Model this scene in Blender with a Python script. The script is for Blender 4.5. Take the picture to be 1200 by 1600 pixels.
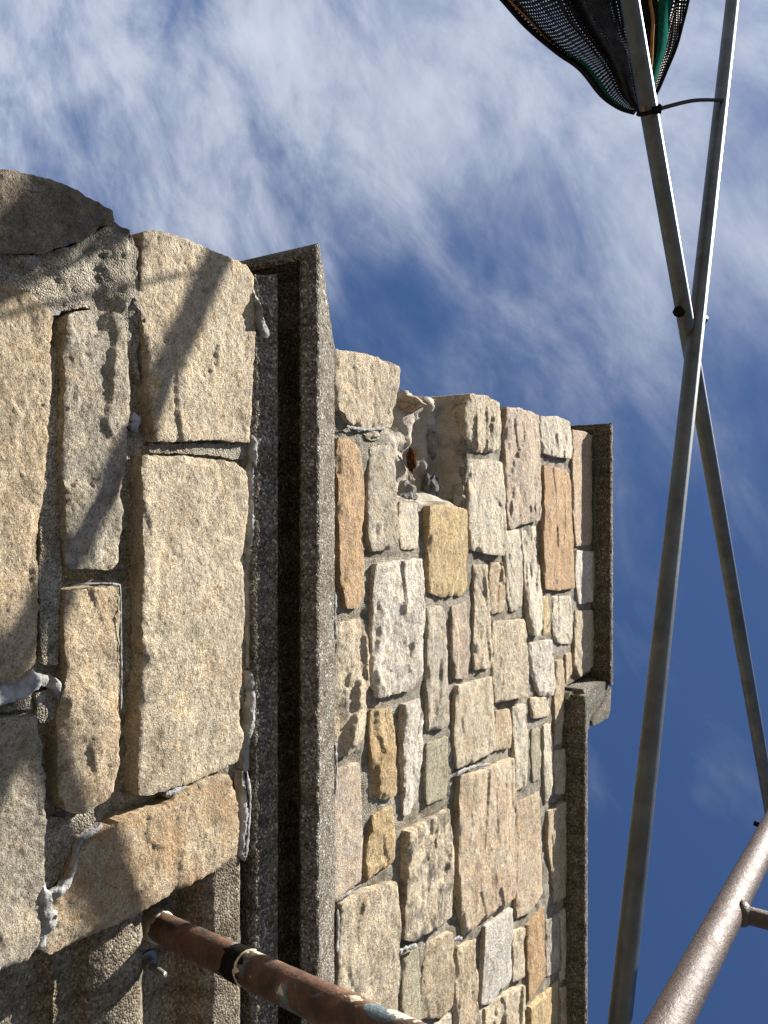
import bpy, bmesh, math, random
import numpy as np
from mathutils import Vector, Matrix, noise
from mathutils.geometry import delaunay_2d_cdt

# ------------------------------------------------------------------ clear
for o in list(bpy.data.objects):
    bpy.data.objects.remove(o, do_unlink=True)
S = bpy.context.scene
C = S.collection
random.seed(7)

# ------------------------------------------------------------------ camera
CZ = 1.7                                   # eye height above the ground
ELEV = math.radians(58.0)
FPX = 1202.0                               # focal length in photograph pixels (1200 x 1600)
ce, se = math.cos(ELEV), math.sin(ELEV)
Fv = Vector((0, ce, se)); Rv = Vector((0, -se, ce)); Uv = Vector((-1, 0, 0))
cam = bpy.data.cameras.new('camera')
cam.sensor_fit = 'VERTICAL'; cam.sensor_height = 36.0; cam.lens = FPX / 1600 * 36
cam.clip_start = 0.02; cam.clip_end = 2000
camo = bpy.data.objects.new('camera', cam); C.objects.link(camo)
m = Matrix((Rv, Uv, -Fv)).transposed().to_4x4(); m.translation = Vector((0, 0, CZ))
camo.matrix_world = m
S.camera = camo
S.render.resolution_x = 768; S.render.resolution_y = 1024

# ------------------------------------------------------------------ sun, sky
SUN = Vector((-1.15, -1.0, 2.14)).normalized()         # towards the sun
EXPOSURE = 1.6
SUN_POWER = 5.0
SKY_POWER = 0.05
S.view_settings.view_transform = 'Standard'
S.view_settings.look = 'None'
S.view_settings.exposure = EXPOSURE
S.view_settings.gamma = 1.0
S.view_settings.use_curve_mapping = False

sl = bpy.data.lights.new('sun', 'SUN'); sl.energy = SUN_POWER; sl.angle = math.radians(0.53)
sl.color = (1.0, 0.95, 0.87)
so = bpy.data.objects.new('sun', sl); C.objects.link(so)
so.location = (-6, -6, 14)
so.rotation_euler = SUN.to_track_quat('Z', 'Y').to_euler()

W = bpy.data.worlds.new('World'); S.world = W; W.use_nodes = True
nt = W.node_tree; nt.nodes.clear()
def N(tree, kind, **kw):
    n = tree.nodes.new(kind)
    for k, v in kw.items():
        if k.startswith('i_'):
            key = k[2:]; key = int(key) if key.isdigit() else key.replace('_', ' ')
            n.inputs[key].default_value = v
        else:
            setattr(n, k, v)
    return n
def L(tree, a, b): tree.links.new(a, b)
def math_node(tree, op, a, b=None, clamp=False):
    n = tree.nodes.new('ShaderNodeMath'); n.operation = op; n.use_clamp = clamp
    for i, v in enumerate((a, b)):
        if v is None: continue
        if isinstance(v, (int, float)): n.inputs[i].default_value = v
        else: tree.links.new(v, n.inputs[i])
    return n.outputs[0]
def ramp(tree, fac, stops, interp='LINEAR'):
    n = tree.nodes.new('ShaderNodeValToRGB'); n.color_ramp.interpolation = interp
    e = n.color_ramp.elements
    while len(e) < len(stops): e.new(0.5)
    for el, (p, c) in zip(e, stops):
        el.position = p
        el.color = (c, c, c, 1) if isinstance(c, (int, float)) else (*c, 1)
    tree.links.new(fac, n.inputs[0])
    return n.outputs[0]
def mixc(tree, fac, a, b, mode='MIX'):
    n = tree.nodes.new('ShaderNodeMix'); n.data_type = 'RGBA'; n.blend_type = mode
    n.clamp_result = False
    for key, v in ((0, fac), (6, a), (7, b)):
        if isinstance(v, (int, float)): n.inputs[key].default_value = v
        elif isinstance(v, tuple): n.inputs[key].default_value = (*v, 1)
        else: tree.links.new(v, n.inputs[key])
    return n.outputs[2]

sky = N(nt, 'ShaderNodeTexSky', sky_type='NISHITA', sun_disc=False)
sky.sun_elevation = math.asin(SUN.z)
sky.sun_rotation = math.atan2(SUN.x, SUN.y)
sky.altitude = 300; sky.air_density = 1.0; sky.dust_density = 0.6; sky.ozone_density = 1.6
tc = N(nt, 'ShaderNodeTexCoord')
sep = N(nt, 'ShaderNodeSeparateXYZ'); L(nt, tc.outputs['Generated'], sep.inputs[0])
zc = math_node(nt, 'MAXIMUM', sep.outputs[2], 0.12)
comb = N(nt, 'ShaderNodeCombineXYZ')
L(nt, math_node(nt, 'DIVIDE', sep.outputs[0], zc), comb.inputs[0])
L(nt, math_node(nt, 'DIVIDE', sep.outputs[1], zc), comb.inputs[1])
def cloud_noise(scale, rot, stretch, detail, rough, dist, off):
    mr = N(nt, 'ShaderNodeMapping'); L(nt, comb.outputs[0], mr.inputs[0])
    mr.inputs['Rotation'].default_value = (0, 0, math.radians(rot))
    mp = N(nt, 'ShaderNodeMapping'); L(nt, mr.outputs[0], mp.inputs[0])
    mp.inputs['Scale'].default_value = (stretch, 1, 1)          # < 1: fibres drawn out along the wind
    mp.inputs['Location'].default_value = (*off, 0)
    n = N(nt, 'ShaderNodeTexNoise', i_Scale=scale, i_Detail=detail, i_Roughness=rough, i_Distortion=dist)
    L(nt, mp.outputs[0], n.inputs['Vector'])
    return n.outputs[0]
n1 = cloud_noise(2.4, 25, 0.75, 6, 0.5, 0.25, (0.3, 1.9))     # banks
n2 = cloud_noise(6.0, 32, 0.42, 10, 0.64, 0.35, (4.1, 0.7))   # combed fibres
n4 = cloud_noise(15.0, 8, 0.55, 6, 0.6, 0.5, (1.1, 3.7))      # fine mottle
n3 = cloud_noise(0.9, 0, 1.0, 2, 0.5, 0.0, (2.2, 5.0))        # where the cirrus sheet thins out
base = math_node(nt, 'ADD', math_node(nt, 'ADD', math_node(nt, 'MULTIPLY', n1, 0.62), math_node(nt, 'MULTIPLY', n2, 0.46)), math_node(nt, 'MULTIPLY', n4, 0.13))
sepc = N(nt, 'ShaderNodeSeparateXYZ'); L(nt, comb.outputs[0], sepc.inputs[0])
xcl = math_node(nt, 'MINIMUM', math_node(nt, 'MAXIMUM', sepc.outputs[0], -0.55), 0.9)
edge = math_node(nt, 'MULTIPLY', math_node(nt, 'ADD', xcl, math_node(nt, 'MULTIPLY', n3, 0.5)), 0.66)
cov = math_node(nt, 'SUBTRACT', math_node(nt, 'MULTIPLY', math_node(nt, 'SUBTRACT', base, 0.605), 2.6), math_node(nt, 'SUBTRACT', edge, 0.40))
cmask = ramp(nt, cov, [(0.10, 0.0), (0.30, 0.10), (0.50, 0.36), (0.72, 0.78), (0.95, 1.0)], 'B_SPLINE')
cm = math_node(nt, 'MULTIPLY', cmask, 0.88)
skyc = mixc(nt, 1.0, sky.outputs[0], (0.405, 0.52, 0.69), 'MULTIPLY')
ccol = mixc(nt, cm, skyc, (4.7, 5.05, 5.8))
bg = N(nt, 'ShaderNodeBackground', i_Strength=SKY_POWER)
L(nt, ccol, bg.inputs[0])
wo = N(nt, 'ShaderNodeOutputWorld'); L(nt, bg.outputs[0], wo.inputs[0])

# ------------------------------------------------------------------ geometry helpers
def ray(px, py): return Fv + Rv * ((px - 600) / FPX) + Uv * ((800 - py) / FPX)
def at(px, py, y):                                    # the point of the vertical plane Y = y seen there
    d = ray(px, py); return d * (y / d.y) + Vector((0, 0, CZ))
def at_d(px, py, depth): return ray(px, py) * depth + Vector((0, 0, CZ))

def thing(name, loc, label, cat, group=None):
    o = bpy.data.objects.new(name, None); C.objects.link(o); o.location = loc
    o.empty_display_size = 0.1
    o['label'] = label; o['category'] = cat
    if group: o['group'] = group
    return o
WORLD_AT = {}
def mk(name, verts, faces, mat, parent=None, smooth=True, sharp=None, color=None, uv=None):
    """one mesh object; verts are given in world space, the origin goes to their middle"""
    v = np.asarray(verts, dtype=np.float64).reshape(-1, 3)
    c = (v.min(0) + v.max(0)) / 2
    me = bpy.data.meshes.new(name)
    me.from_pydata((v - c).tolist(), [], faces)
    if smooth:
        me.polygons.foreach_set('use_smooth', [True] * len(me.polygons))
        if sharp: me.set_sharp_from_angle(angle=math.radians(sharp))
    if uv is not None:
        ul = me.uv_layers.new(name='uv')
        li = np.zeros(len(me.loops), dtype=np.int32); me.loops.foreach_get('vertex_index', li)
        ul.data.foreach_set('uv', np.asarray(uv)[li].ravel())
    me.update()
    mats = mat if isinstance(mat, (list, tuple)) else [mat]
    for mm in mats: me.materials.append(mm)
    o = bpy.data.objects.new(name, me); C.objects.link(o)
    base = Vector((0, 0, 0))
    if parent is not None:
        o.parent = parent
        p = parent
        while p is not None: base += p.location; p = p.parent
    o.location = Vector(c) - base
    if color: o.color = (*color, 1)
    return o

def fix_normals(o):
    bm = bmesh.new(); bm.from_mesh(o.data); bmesh.ops.recalc_face_normals(bm, faces=bm.faces); bm.to_mesh(o.data); bm.free()

def tube(path, radius, n=20, rings=None, cap=True):
    """verts, faces of a round bar along a polyline; radius may be a list"""
    P = [Vector(p) for p in path]
    rs = radius if isinstance(radius, (list, tuple)) else [radius] * len(P)
    V, Fc = [], []
    t0 = (P[1] - P[0]).normalized()
    ref = Vector((0, 0, 1)) if abs(t0.z) < 0.9 else Vector((1, 0, 0))
    a = t0.cross(ref).normalized()
    for i, p in enumerate(P):
        t = (P[min(i + 1, len(P) - 1)] - P[max(i - 1, 0)]).normalized()
        a = (a - t * a.dot(t)).normalized(); b = t.cross(a)
        for k in range(n):
            w = 2 * math.pi * k / n
            V.append(p + (a * math.cos(w) + b * math.sin(w)) * rs[i])
    for i in range(len(P) - 1):
        for k in range(n):
            k2 = (k + 1) % n
            Fc.append((i * n + k, i * n + k2, (i + 1) * n + k2, (i + 1) * n + k))
    if cap:
        Fc.append(tuple(reversed(range(n)))); Fc.append(tuple(range((len(P) - 1) * n, len(P) * n)))
    return [tuple(v) for v in V], Fc
def line(a, b, n): 
    a, b = Vector(a), Vector(b); return [a.lerp(b, i / n) for i in range(n + 1)]
def spline(pts, n=8):
    P = [Vector(p) for p in pts]; out = []
    for i in range(len(P) - 1):
        p0 = P[max(i - 1, 0)]; p1 = P[i]; p2 = P[i + 1]; p3 = P[min(i + 2, len(P) - 1)]
        for k in range(n):
            t = k / n
            out.append(0.5 * ((2 * p1) + (p2 - p0) * t + (2 * p0 - 5 * p1 + 4 * p2 - p3) * t * t + (3 * p1 - p0 - 3 * p2 + p3) * t ** 3))
    out.append(P[-1]); return out
def box(x0, x1, y0, y1, z0, z1):
    v = [(x, y, z) for x in (x0, x1) for y in (y0, y1) for z in (z0, z1)]
    f = [(0, 1, 3, 2), (4, 6, 7, 5), (0, 4, 5, 1), (2, 3, 7, 6), (0, 2, 6, 4), (1, 5, 7, 3)]
    return v, f

# ------------------------------------------------------------------ materials
def new_mat(name):
    mt = bpy.data.materials.new(name); mt.use_nodes = True
    t = mt.node_tree; b = t.nodes['Principled BSDF']
    return mt, t, b
def obj_coord(t, seedscale=37.0):
    c = N(t, 'ShaderNodeTexCoord'); oi = N(t, 'ShaderNodeObjectInfo')
    off = N(t, 'ShaderNodeVectorMath', operation='SCALE'); off.inputs[0].default_value = (1.0, 1.7, 2.3)
    L(t, math_node(t, 'MULTIPLY', oi.outputs['Random'], seedscale), off.inputs['Scale'])
    ad = N(t, 'ShaderNodeVectorMath', operation='ADD'); L(t, c.outputs['Object'], ad.inputs[0]); L(t, off.outputs[0], ad.inputs[1])
    return ad.outputs[0], oi
def tnoise(t, vec, scale, detail=4, rough=0.55, dist=0.0):
    n = N(t, 'ShaderNodeTexNoise', i_Scale=scale, i_Detail=detail, i_Roughness=rough, i_Distortion=dist)
    L(t, vec, n.inputs['Vector']); return n
def bump(t, height, strength, dist, prev=None):
    b = N(t, 'ShaderNodeBump', i_Strength=strength, i_Distance=dist); L(t, height, b.inputs['Height'])
    if prev is not None: L(t, prev, b.inputs['Normal'])
    return b.outputs[0]

def N_sep(t, c):
    s = N(t, 'ShaderNodeSeparateColor'); L(t, c, s.inputs[0]); return s.outputs[0]
def stone_material():
    mt, t, b = new_mat('rock_faced_stone')
    v, oi = obj_coord(t)
    low = tnoise(t, v, 9, 4, 0.55)
    mid = tnoise(t, v, 55, 6, 0.6)
    fine = tnoise(t, v, 360, 4, 0.7)
    warm = tnoise(t, v, 24, 5, 0.65, 0.4)
    crys = N(t, 'ShaderNodeTexVoronoi', i_Scale=330); L(t, v, crys.inputs['Vector'])
    col = oi.outputs['Color']
    col = mixc(t, 1.0, col, ramp(t, low.outputs[0], [(0.3, (0.80, 0.77, 0.73)), (0.52, (1, 1, 1)), (0.72, (1.16, 1.12, 1.06))]), 'MULTIPLY')
    col = mixc(t, 1.0, col, ramp(t, mid.outputs[0], [(0.28, (0.58, 0.54, 0.49)), (0.46, (0.96, 0.95, 0.94)), (0.7, (1.2, 1.19, 1.16))]), 'MULTIPLY')
    col = mixc(t, 1.0, col, ramp(t, fine.outputs[0], [(0.30, (0.58, 0.53, 0.47)), (0.48, (1, 1, 1)), (0.70, (1.26, 1.26, 1.24))]), 'MULTIPLY')
    col = mixc(t, 0.7, col, mixc(t, 1.0, col, ramp(t, warm.outputs[0], [(0.34, (0.78, 0.78, 0.80)), (0.5, (1, 1, 1)), (0.66, (1.12, 1.02, 0.88))]), 'MULTIPLY'))
    col = mixc(t, 1.0, col, ramp(t, N_sep(t, crys.outputs['Color']), [(0.0, 0.62), (0.25, 0.95), (0.75, 1.0), (1.0, 1.25)]), 'MULTIPLY')
    # ochre iron staining and dark lichen / soot, per stone
    a1 = N(t, 'ShaderNodeAttribute', attribute_type='OBJECT', attribute_name='stain')
    st = tnoise(t, v, 13, 5, 0.6, 0.6)
    sm = math_node(t, 'MULTIPLY', ramp(t, st.outputs[0], [(0.42, 0.0), (0.62, 1.0)]), a1.outputs['Fac'], True)
    col = mixc(t, sm, col, (0.40, 0.235, 0.105))
    a2 = N(t, 'ShaderNodeAttribute', attribute_type='OBJECT', attribute_name='soot')
    so_ = tnoise(t, v, 16, 6, 0.68, 0.3)
    sm2 = math_node(t, 'MULTIPLY', ramp(t, so_.outputs[0], [(0.46, 0.0), (0.6, 1.0)]), a2.outputs['Fac'], True)
    col = mixc(t, sm2, col, (0.115, 0.102, 0.082))
    L(t, col, b.inputs['Base Color'])
    b.inputs['Roughness'].default_value = 0.9
    b.inputs['Specular IOR Level'].default_value = 0.25
    med = tnoise(t, v, 95, 4, 0.65)
    mpa = N(t, 'ShaderNodeMapping'); L(t, v, mpa.inputs[0]); mpa.inputs['Rotation'].default_value = (0, 0.6, 0); mpa.inputs['Scale'].default_value = (0.45, 1, 1)
    stre = tnoise(t, mpa.outputs[0], 120, 5, 0.62, 0.3)
    nb = bump(t, mid.outputs[0], 0.6, 0.010)
    nb = bump(t, stre.outputs[0], 1.0, 0.0105, nb)
    nb = bump(t, med.outputs[0], 1.0, 0.0105, nb)
    nb = bump(t, fine.outputs[0], 1.0, 0.0055, nb)
    nb = bump(t, crys.outputs['Distance'], 0.3, 0.002, nb)
    L(t, nb, b.inputs['Normal'])
    return mt
M_STONE = stone_material()

def concrete_material(name, c0, c1, c2, scale, bstr, spec_dark=0.25):
    """rough cast concrete: sand grains and small pebbles of several tones"""
    mt, t, b = new_mat(name)
    v, oi = obj_coord(t)
    vo = N(t, 'ShaderNodeTexVoronoi', i_Scale=scale, i_Randomness=1.0); L(t, v, vo.inputs['Vector'])
    grain = ramp(t, N_sep(t, vo.outputs['Color']), [(0.0, c0), (0.45, c1), (0.8, c1), (1.0, c2)])
    low = tnoise(t, v, 7, 5, 0.6)
    mid = tnoise(t, v, 60, 5, 0.65)
    fine = tnoise(t, v, 420, 3, 0.6)
    col = mixc(t, 1.0, grain, ramp(t, low.outputs[0], [(0.3, (0.7, 0.68, 0.64)), (0.55, (1, 1, 1)), (0.75, (1.12, 1.1, 1.06))]), 'MULTIPLY')
    mps = N(t, 'ShaderNodeMapping'); L(t, v, mps.inputs[0]); mps.inputs['Scale'].default_value = (1, 0.15, 0.15)
    strk = tnoise(t, mps.outputs[0], 26, 5, 0.65, 0.2)
    col = mixc(t, 1.0, col, ramp(t, strk.outputs[0], [(0.36, (0.62, 0.58, 0.52)), (0.52, (1, 1, 1)), (0.7, (1.1, 1.08, 1.05))]), 'MULTIPLY')
    col = mixc(t, 1.0, col, ramp(t, mid.outputs[0], [(0.3, 0.6), (0.5, 1.0), (0.7, 1.2)]), 'MULTIPLY')
    col = mixc(t, 1.0, col, ramp(t, fine.outputs[0], [(0.35, 0.7), (0.5, 1.0), (0.65, 1.15)]), 'MULTIPLY')
    L(t, col, b.inputs['Base Color'])
    b.inputs['Roughness'].default_value = 0.93
    b.inputs['Specular IOR Level'].default_value = 0.2
    inv = math_node(t, 'SUBTRACT', 1.0, vo.outputs['Distance'])
    nb = bump(t, inv, bstr, 0.004)
    nb = bump(t, mid.outputs[0], 0.5, 0.006, nb)
    nb = bump(t, fine.outputs[0], 0.5, 0.0015, nb)
    L(t, nb, b.inputs['Normal'])
    return mt
M_CAST = concrete_material('rough_cast_concrete', (0.048, 0.042, 0.034), (0.165, 0.149, 0.120), (0.44, 0.41, 0.36), 250, 1.0)
M_MORTAR = concrete_material('sand_mortar', (0.145, 0.130, 0.102), (0.285, 0.258, 0.207), (0.43, 0.40, 0.335), 380, 0.9)
M_PLAIN = concrete_material('old_smooth_concrete', (0.10, 0.085, 0.064), (0.21, 0.18, 0.135), (0.36, 0.32, 0.25), 260, 0.7)

def rubble_material():
    mt, t, b = new_mat('broken_lime_mortar')
    v, oi = obj_coord(t, 0.0)
    low = tnoise(t, v, 14, 5, 0.6, 0.4); mid = tnoise(t, v, 60, 5, 0.65); fine = tnoise(t, v, 260, 3, 0.6)
    col = ramp(t, low.outputs[0], [(0.3, (0.17, 0.15, 0.12)), (0.5, (0.32, 0.28, 0.22)), (0.7, (0.42, 0.375, 0.305))])  # tones lowered to carry some of the shade inside the cavity
    col = mixc(t, 1.0, col, ramp(t, fine.outputs[0], [(0.3, 0.72), (0.5, 1.0), (0.7, 1.12)]), 'MULTIPLY')
    L(t, col, b.inputs['Base Color']); b.inputs['Roughness'].default_value = 0.95
    nb = bump(t, mid.outputs[0], 0.7, 0.012); nb = bump(t, fine.outputs[0], 0.6, 0.003, nb)
    L(t, nb, b.inputs['Normal']); return mt
M_RUBBLE = rubble_material()

def sealant_material():
    mt, t, b = new_mat('weathered_grey_sealant')
    v, oi = obj_coord(t)
    n = tnoise(t, v, 40, 4, 0.6); f = tnoise(t, v, 160, 3, 0.6)
    L(t, ramp(t, n.outputs[0], [(0.3, (0.12, 0.116, 0.108)), (0.6, (0.31, 0.305, 0.295))]), b.inputs['Base Color'])
    b.inputs['Roughness'].default_value = 0.9; b.inputs['Specular IOR Level'].default_value = 0.1
    L(t, bump(t, f.outputs[0], 0.7, 0.005), b.inputs['Normal']); return mt
M_SEAL = sealant_material()

def galvanised_material():
    mt, t, b = new_mat('galvanised_steel')
    v, oi = obj_coord(t)
    n = tnoise(t, v, 14, 5, 0.6, 0.5); f = tnoise(t, v, 160, 3, 0.6)
    vo = N(t, 'ShaderNodeTexVoronoi', i_Scale=60); L(t, v, vo.inputs['Vector'])
    col = ramp(t, n.outputs[0], [(0.3, (0.060, 0.067, 0.070)), (0.5, (0.095, 0.105, 0.110)), (0.72, (0.135, 0.147, 0.153))])
    col = mixc(t, 0.25, col, ramp(t, N_sep(t, vo.outputs['Color']), [(0, 0.07), (1, 0.13)]))
    L(t, col, b.inputs['Base Color'])
    b.inputs['Metallic'].default_value = 0.85
    L(t, ramp(t, f.outputs[0], [(0.3, 0.44), (0.7, 0.56)]), b.inputs['Roughness'])
    L(t, bump(t, f.outputs[0], 0.12, 0.001), b.inputs['Normal']); return mt
M_GALV = galvanised_material()

def brown_paint_material():
    mt, t, b = new_mat('worn_brown_painted_steel')
    v, oi = obj_coord(t)
    n = tnoise(t, v, 12, 5, 0.6); f = tnoise(t, v, 190, 4, 0.7); g = tnoise(t, v, 60, 5, 0.7)
    col = ramp(t, n.outputs[0], [(0.3, (0.045, 0.030, 0.024)), (0.6, (0.080, 0.057, 0.047))])
    col = mixc(t, ramp(t, f.outputs[0], [(0.60, 0.0), (0.68, 1.0)]), col, (0.06, 0.04, 0.032))
    col = mixc(t, ramp(t, g.outputs[0], [(0.60, 0.0), (0.70, 0.8)]), col, (0.13, 0.058, 0.03))
    L(t, col, b.inputs['Base Color'])
    b.inputs['Metallic'].default_value = 0.25
    L(t, ramp(t, g.outputs[0], [(0.35, 0.46), (0.7, 0.72)]), b.inputs['Roughness'])
    L(t, bump(t, f.outputs[0], 0.7, 0.0025), b.inputs['Normal']); return mt
M_BROWN = brown_paint_material()

def rust_pipe_material():
    mt, t, b = new_mat('rusty_pipe_with_paint_remnants')
    v, oi = obj_coord(t, 0.0)
    n = tnoise(t, v, 22, 6, 0.65, 0.3); g = tnoise(t, v, 11, 5, 0.62, 0.5); f = tnoise(t, v, 150, 4, 0.7); h = tnoise(t, v, 17, 4, 0.55, 0.2)
    col = ramp(t, n.outputs[0], [(0.32, (0.016, 0.010, 0.008)), (0.46, (0.050, 0.023, 0.013)), (0.60, (0.105, 0.047, 0.024)), (0.76, (0.26, 0.135, 0.065))])
    bl = ramp(t, g.outputs[0], [(0.56, 0.0), (0.59, 0.9)])
    blc = ramp(t, n.outputs[0], [(0.3, (0.03, 0.05, 0.065)), (0.6, (0.105, 0.155, 0.185)), (0.75, (0.34, 0.35, 0.33))])
    col = mixc(t, bl, col, blc)
    cr = ramp(t, h.outputs[0], [(0.63, 0.0), (0.645, 1.0)])
    col = mixc(t, cr, col, (0.48, 0.42, 0.31))
    L(t, col, b.inputs['Base Color']); b.inputs['Roughness'].default_value = 0.75
    nb = bump(t, g.outputs[0], 0.4, 0.01); nb = bump(t, f.outputs[0], 0.6, 0.003, nb)
    L(t, nb, b.inputs['Normal']); return mt
M_RUST = rust_pipe_material()

def plain(name, col, rough=0.6, metal=0.0, vary=0.25, bscale=90, bstr=0.2):
    mt, t, b = new_mat(name)
    v, oi = obj_coord(t); n = tnoise(t, v, bscale, 4, 0.6)
    lo = tuple(c * (1 - vary) for c in col); hi = tuple(c * (1 + vary) for c in col)
    L(t, ramp(t, n.outputs[0], [(0.3, lo), (0.7, hi)]), b.inputs['Base Color'])
    b.inputs['Roughness'].default_value = rough; b.inputs['Metallic'].default_value = metal; b.inputs['Specular IOR Level'].default_value = 0.5 if metal else (0.0 if sum(col) < 0.15 else 0.2); b.inputs['IOR'].default_value = 1.5 if metal else (1.01 if sum(col) < 0.15 else 1.12)
    L(t, bump(t, n.outputs[0], bstr, 0.002), b.inputs['Normal']); return mt
M_BLACK = plain('black_plastic', (0.010, 0.010, 0.011), 0.7)
M_TAPE = plain('black_bitumen_band', (0.013, 0.012, 0.012), 0.6, bscale=60, bstr=0.6)
M_CREAM = plain('flaking_cream_paint', (0.46, 0.40, 0.30), 0.7, bscale=70, bstr=0.6)
M_BOLT = plain('zinc_plated_steel', (0.20, 0.19, 0.175), 0.45, 0.6)
M_RUSTSPOT = plain('rust_flake', (0.060, 0.026, 0.013), 0.95, vary=0.85, bscale=90, bstr=0.8)
M_SLATE = plain('dark_grey_rubble_stone', (0.085, 0.085, 0.085), 0.85, vary=0.5, bscale=60, bstr=0.8)
M_GREENWIRE = plain('green_coated_wire', (0.05, 0.15, 0.12), 0.45)
M_HEM = plain('green_woven_hem', (0.008, 0.06, 0.042), 0.9)
M_ROPE = plain('orange_stitching', (0.26, 0.13, 0.045), 0.9)

def net_material():
    mt, t, b = new_mat('black_debris_netting')
    uvn = N(t, 'ShaderNodeUVMap', uv_map='uv')
    s = N(t, 'ShaderNodeSeparateXYZ'); L(t, uvn.outputs[0], s.inputs[0])
    cu = math_node(t, 'COSINE', math_node(t, 'MULTIPLY', s.outputs[0], 6.2832))
    cv = math_node(t, 'COSINE', math_node(t, 'MULTIPLY', s.outputs[1], 6.2832))
    hole = math_node(t, 'GREATER_THAN', math_node(t, 'ADD', cu, cv), 1.3)
    n = tnoise(t, uvn.outputs[0], 0.35, 3, 0.6)
    L(t, ramp(t, n.outputs[0], [(0.3, (0.010, 0.010, 0.011)), (0.7, (0.035, 0.034, 0.034))]), b.inputs['Base Color'])
    b.inputs['Roughness'].default_value = 0.5
    b.inputs['Specular IOR Level'].default_value = 0.15; b.inputs['IOR'].default_value = 1.12
    tr = N(t, 'ShaderNodeBsdfTransparent'); mx = N(t, 'ShaderNodeMixShader')
    L(t, hole, mx.inputs[0]); L(t, b.outputs[0], mx.inputs[1]); L(t, tr.outputs[0], mx.inputs[2])
    L(t, mx.outputs[0], t.nodes['Material Output'].inputs[0]); return mt
M_NET = net_material()

def ground_material():
    mt, t, b = new_mat('packed_earth_and_gravel')
    c = N(t, 'ShaderNodeTexCoord')
    n = tnoise(t, c.outputs['Object'], 0.6, 6, 0.6); g = N(t, 'ShaderNodeTexVoronoi', i_Scale=40); L(t, c.outputs['Object'], g.inputs['Vector'])
    col = ramp(t, n.outputs[0], [(0.3, (0.045, 0.038, 0.029)), (0.7, (0.085, 0.073, 0.057))])
    col = mixc(t, 0.4, col, ramp(t, N_sep(t, g.outputs['Color']), [(0, (0.03, 0.027, 0.023)), (1, (0.11, 0.10, 0.085))]))
    L(t, col, b.inputs['Base Color']); b.inputs['Roughness'].default_value = 0.95
    L(t, bump(t, g.outputs['Distance'], 0.6, 0.02), b.inputs['Normal']); return mt

# ------------------------------------------------------------------ ground
g = mk('ground', [(-300, -300, 0), (300, -300, 0), (300, 300, 0), (-300, 300, 0)], [(0, 1, 2, 3)], ground_material(), smooth=False)
g['kind'] = 'structure'

# ------------------------------------------------------------------ the building
YL = 1.00        # face of the wall below the cornice
YU = 1.03        # face of the parapet
XC = -0.46       # corner of the lower wall
XP = -0.362      # corner of the parapet
XJ = 0.645       # jamb where the lower stonework stops
XE = 2.75        # how far the building is built to the right
building = thing('stone_building', (0.6, 1.3, 0), 'rock faced sandstone building corner with concrete cornice, parapet and coping', 'building')

def poly_dist(pts, poly):
    a = poly; b = np.roll(poly, -1, axis=0); best = np.full(len(pts), 1e9)
    for i in range(len(a)):
        d = b[i] - a[i]; l2 = d.dot(d) + 1e-12
        t = np.clip(((pts - a[i]) @ d) / l2, 0, 1)
        q = a[i] + t[:, None] * d
        best = np.minimum(best, np.hypot(pts[:, 0] - q[:, 0], pts[:, 1] - q[:, 1]))
    return best
def poly_in(pts, poly):
    a = poly; b = np.roll(poly, -1, axis=0); ins = np.zeros(len(pts), bool)
    for i in range(len(a)):
        if a[i, 1] == b[i, 1]: continue
        c = ((a[i, 1] > pts[:, 1]) != (b[i, 1] > pts[:, 1]))
        x = (b[i, 0] - a[i, 0]) * (pts[:, 1] - a[i, 1]) / (b[i, 1] - a[i, 1]) + a[i, 0]
        ins ^= c & (pts[:, 0] < x)
    return ins
def fract(x, z, k, seed, oct=4, rough=0.5):
    return noise.fractal(Vector((x * k + seed * 3.1, seed * 1.7, z * k - seed * 2.3)), 1.0 - rough + 0.5, 2.0, oct, noise_basis='PERLIN_ORIGINAL')

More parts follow.
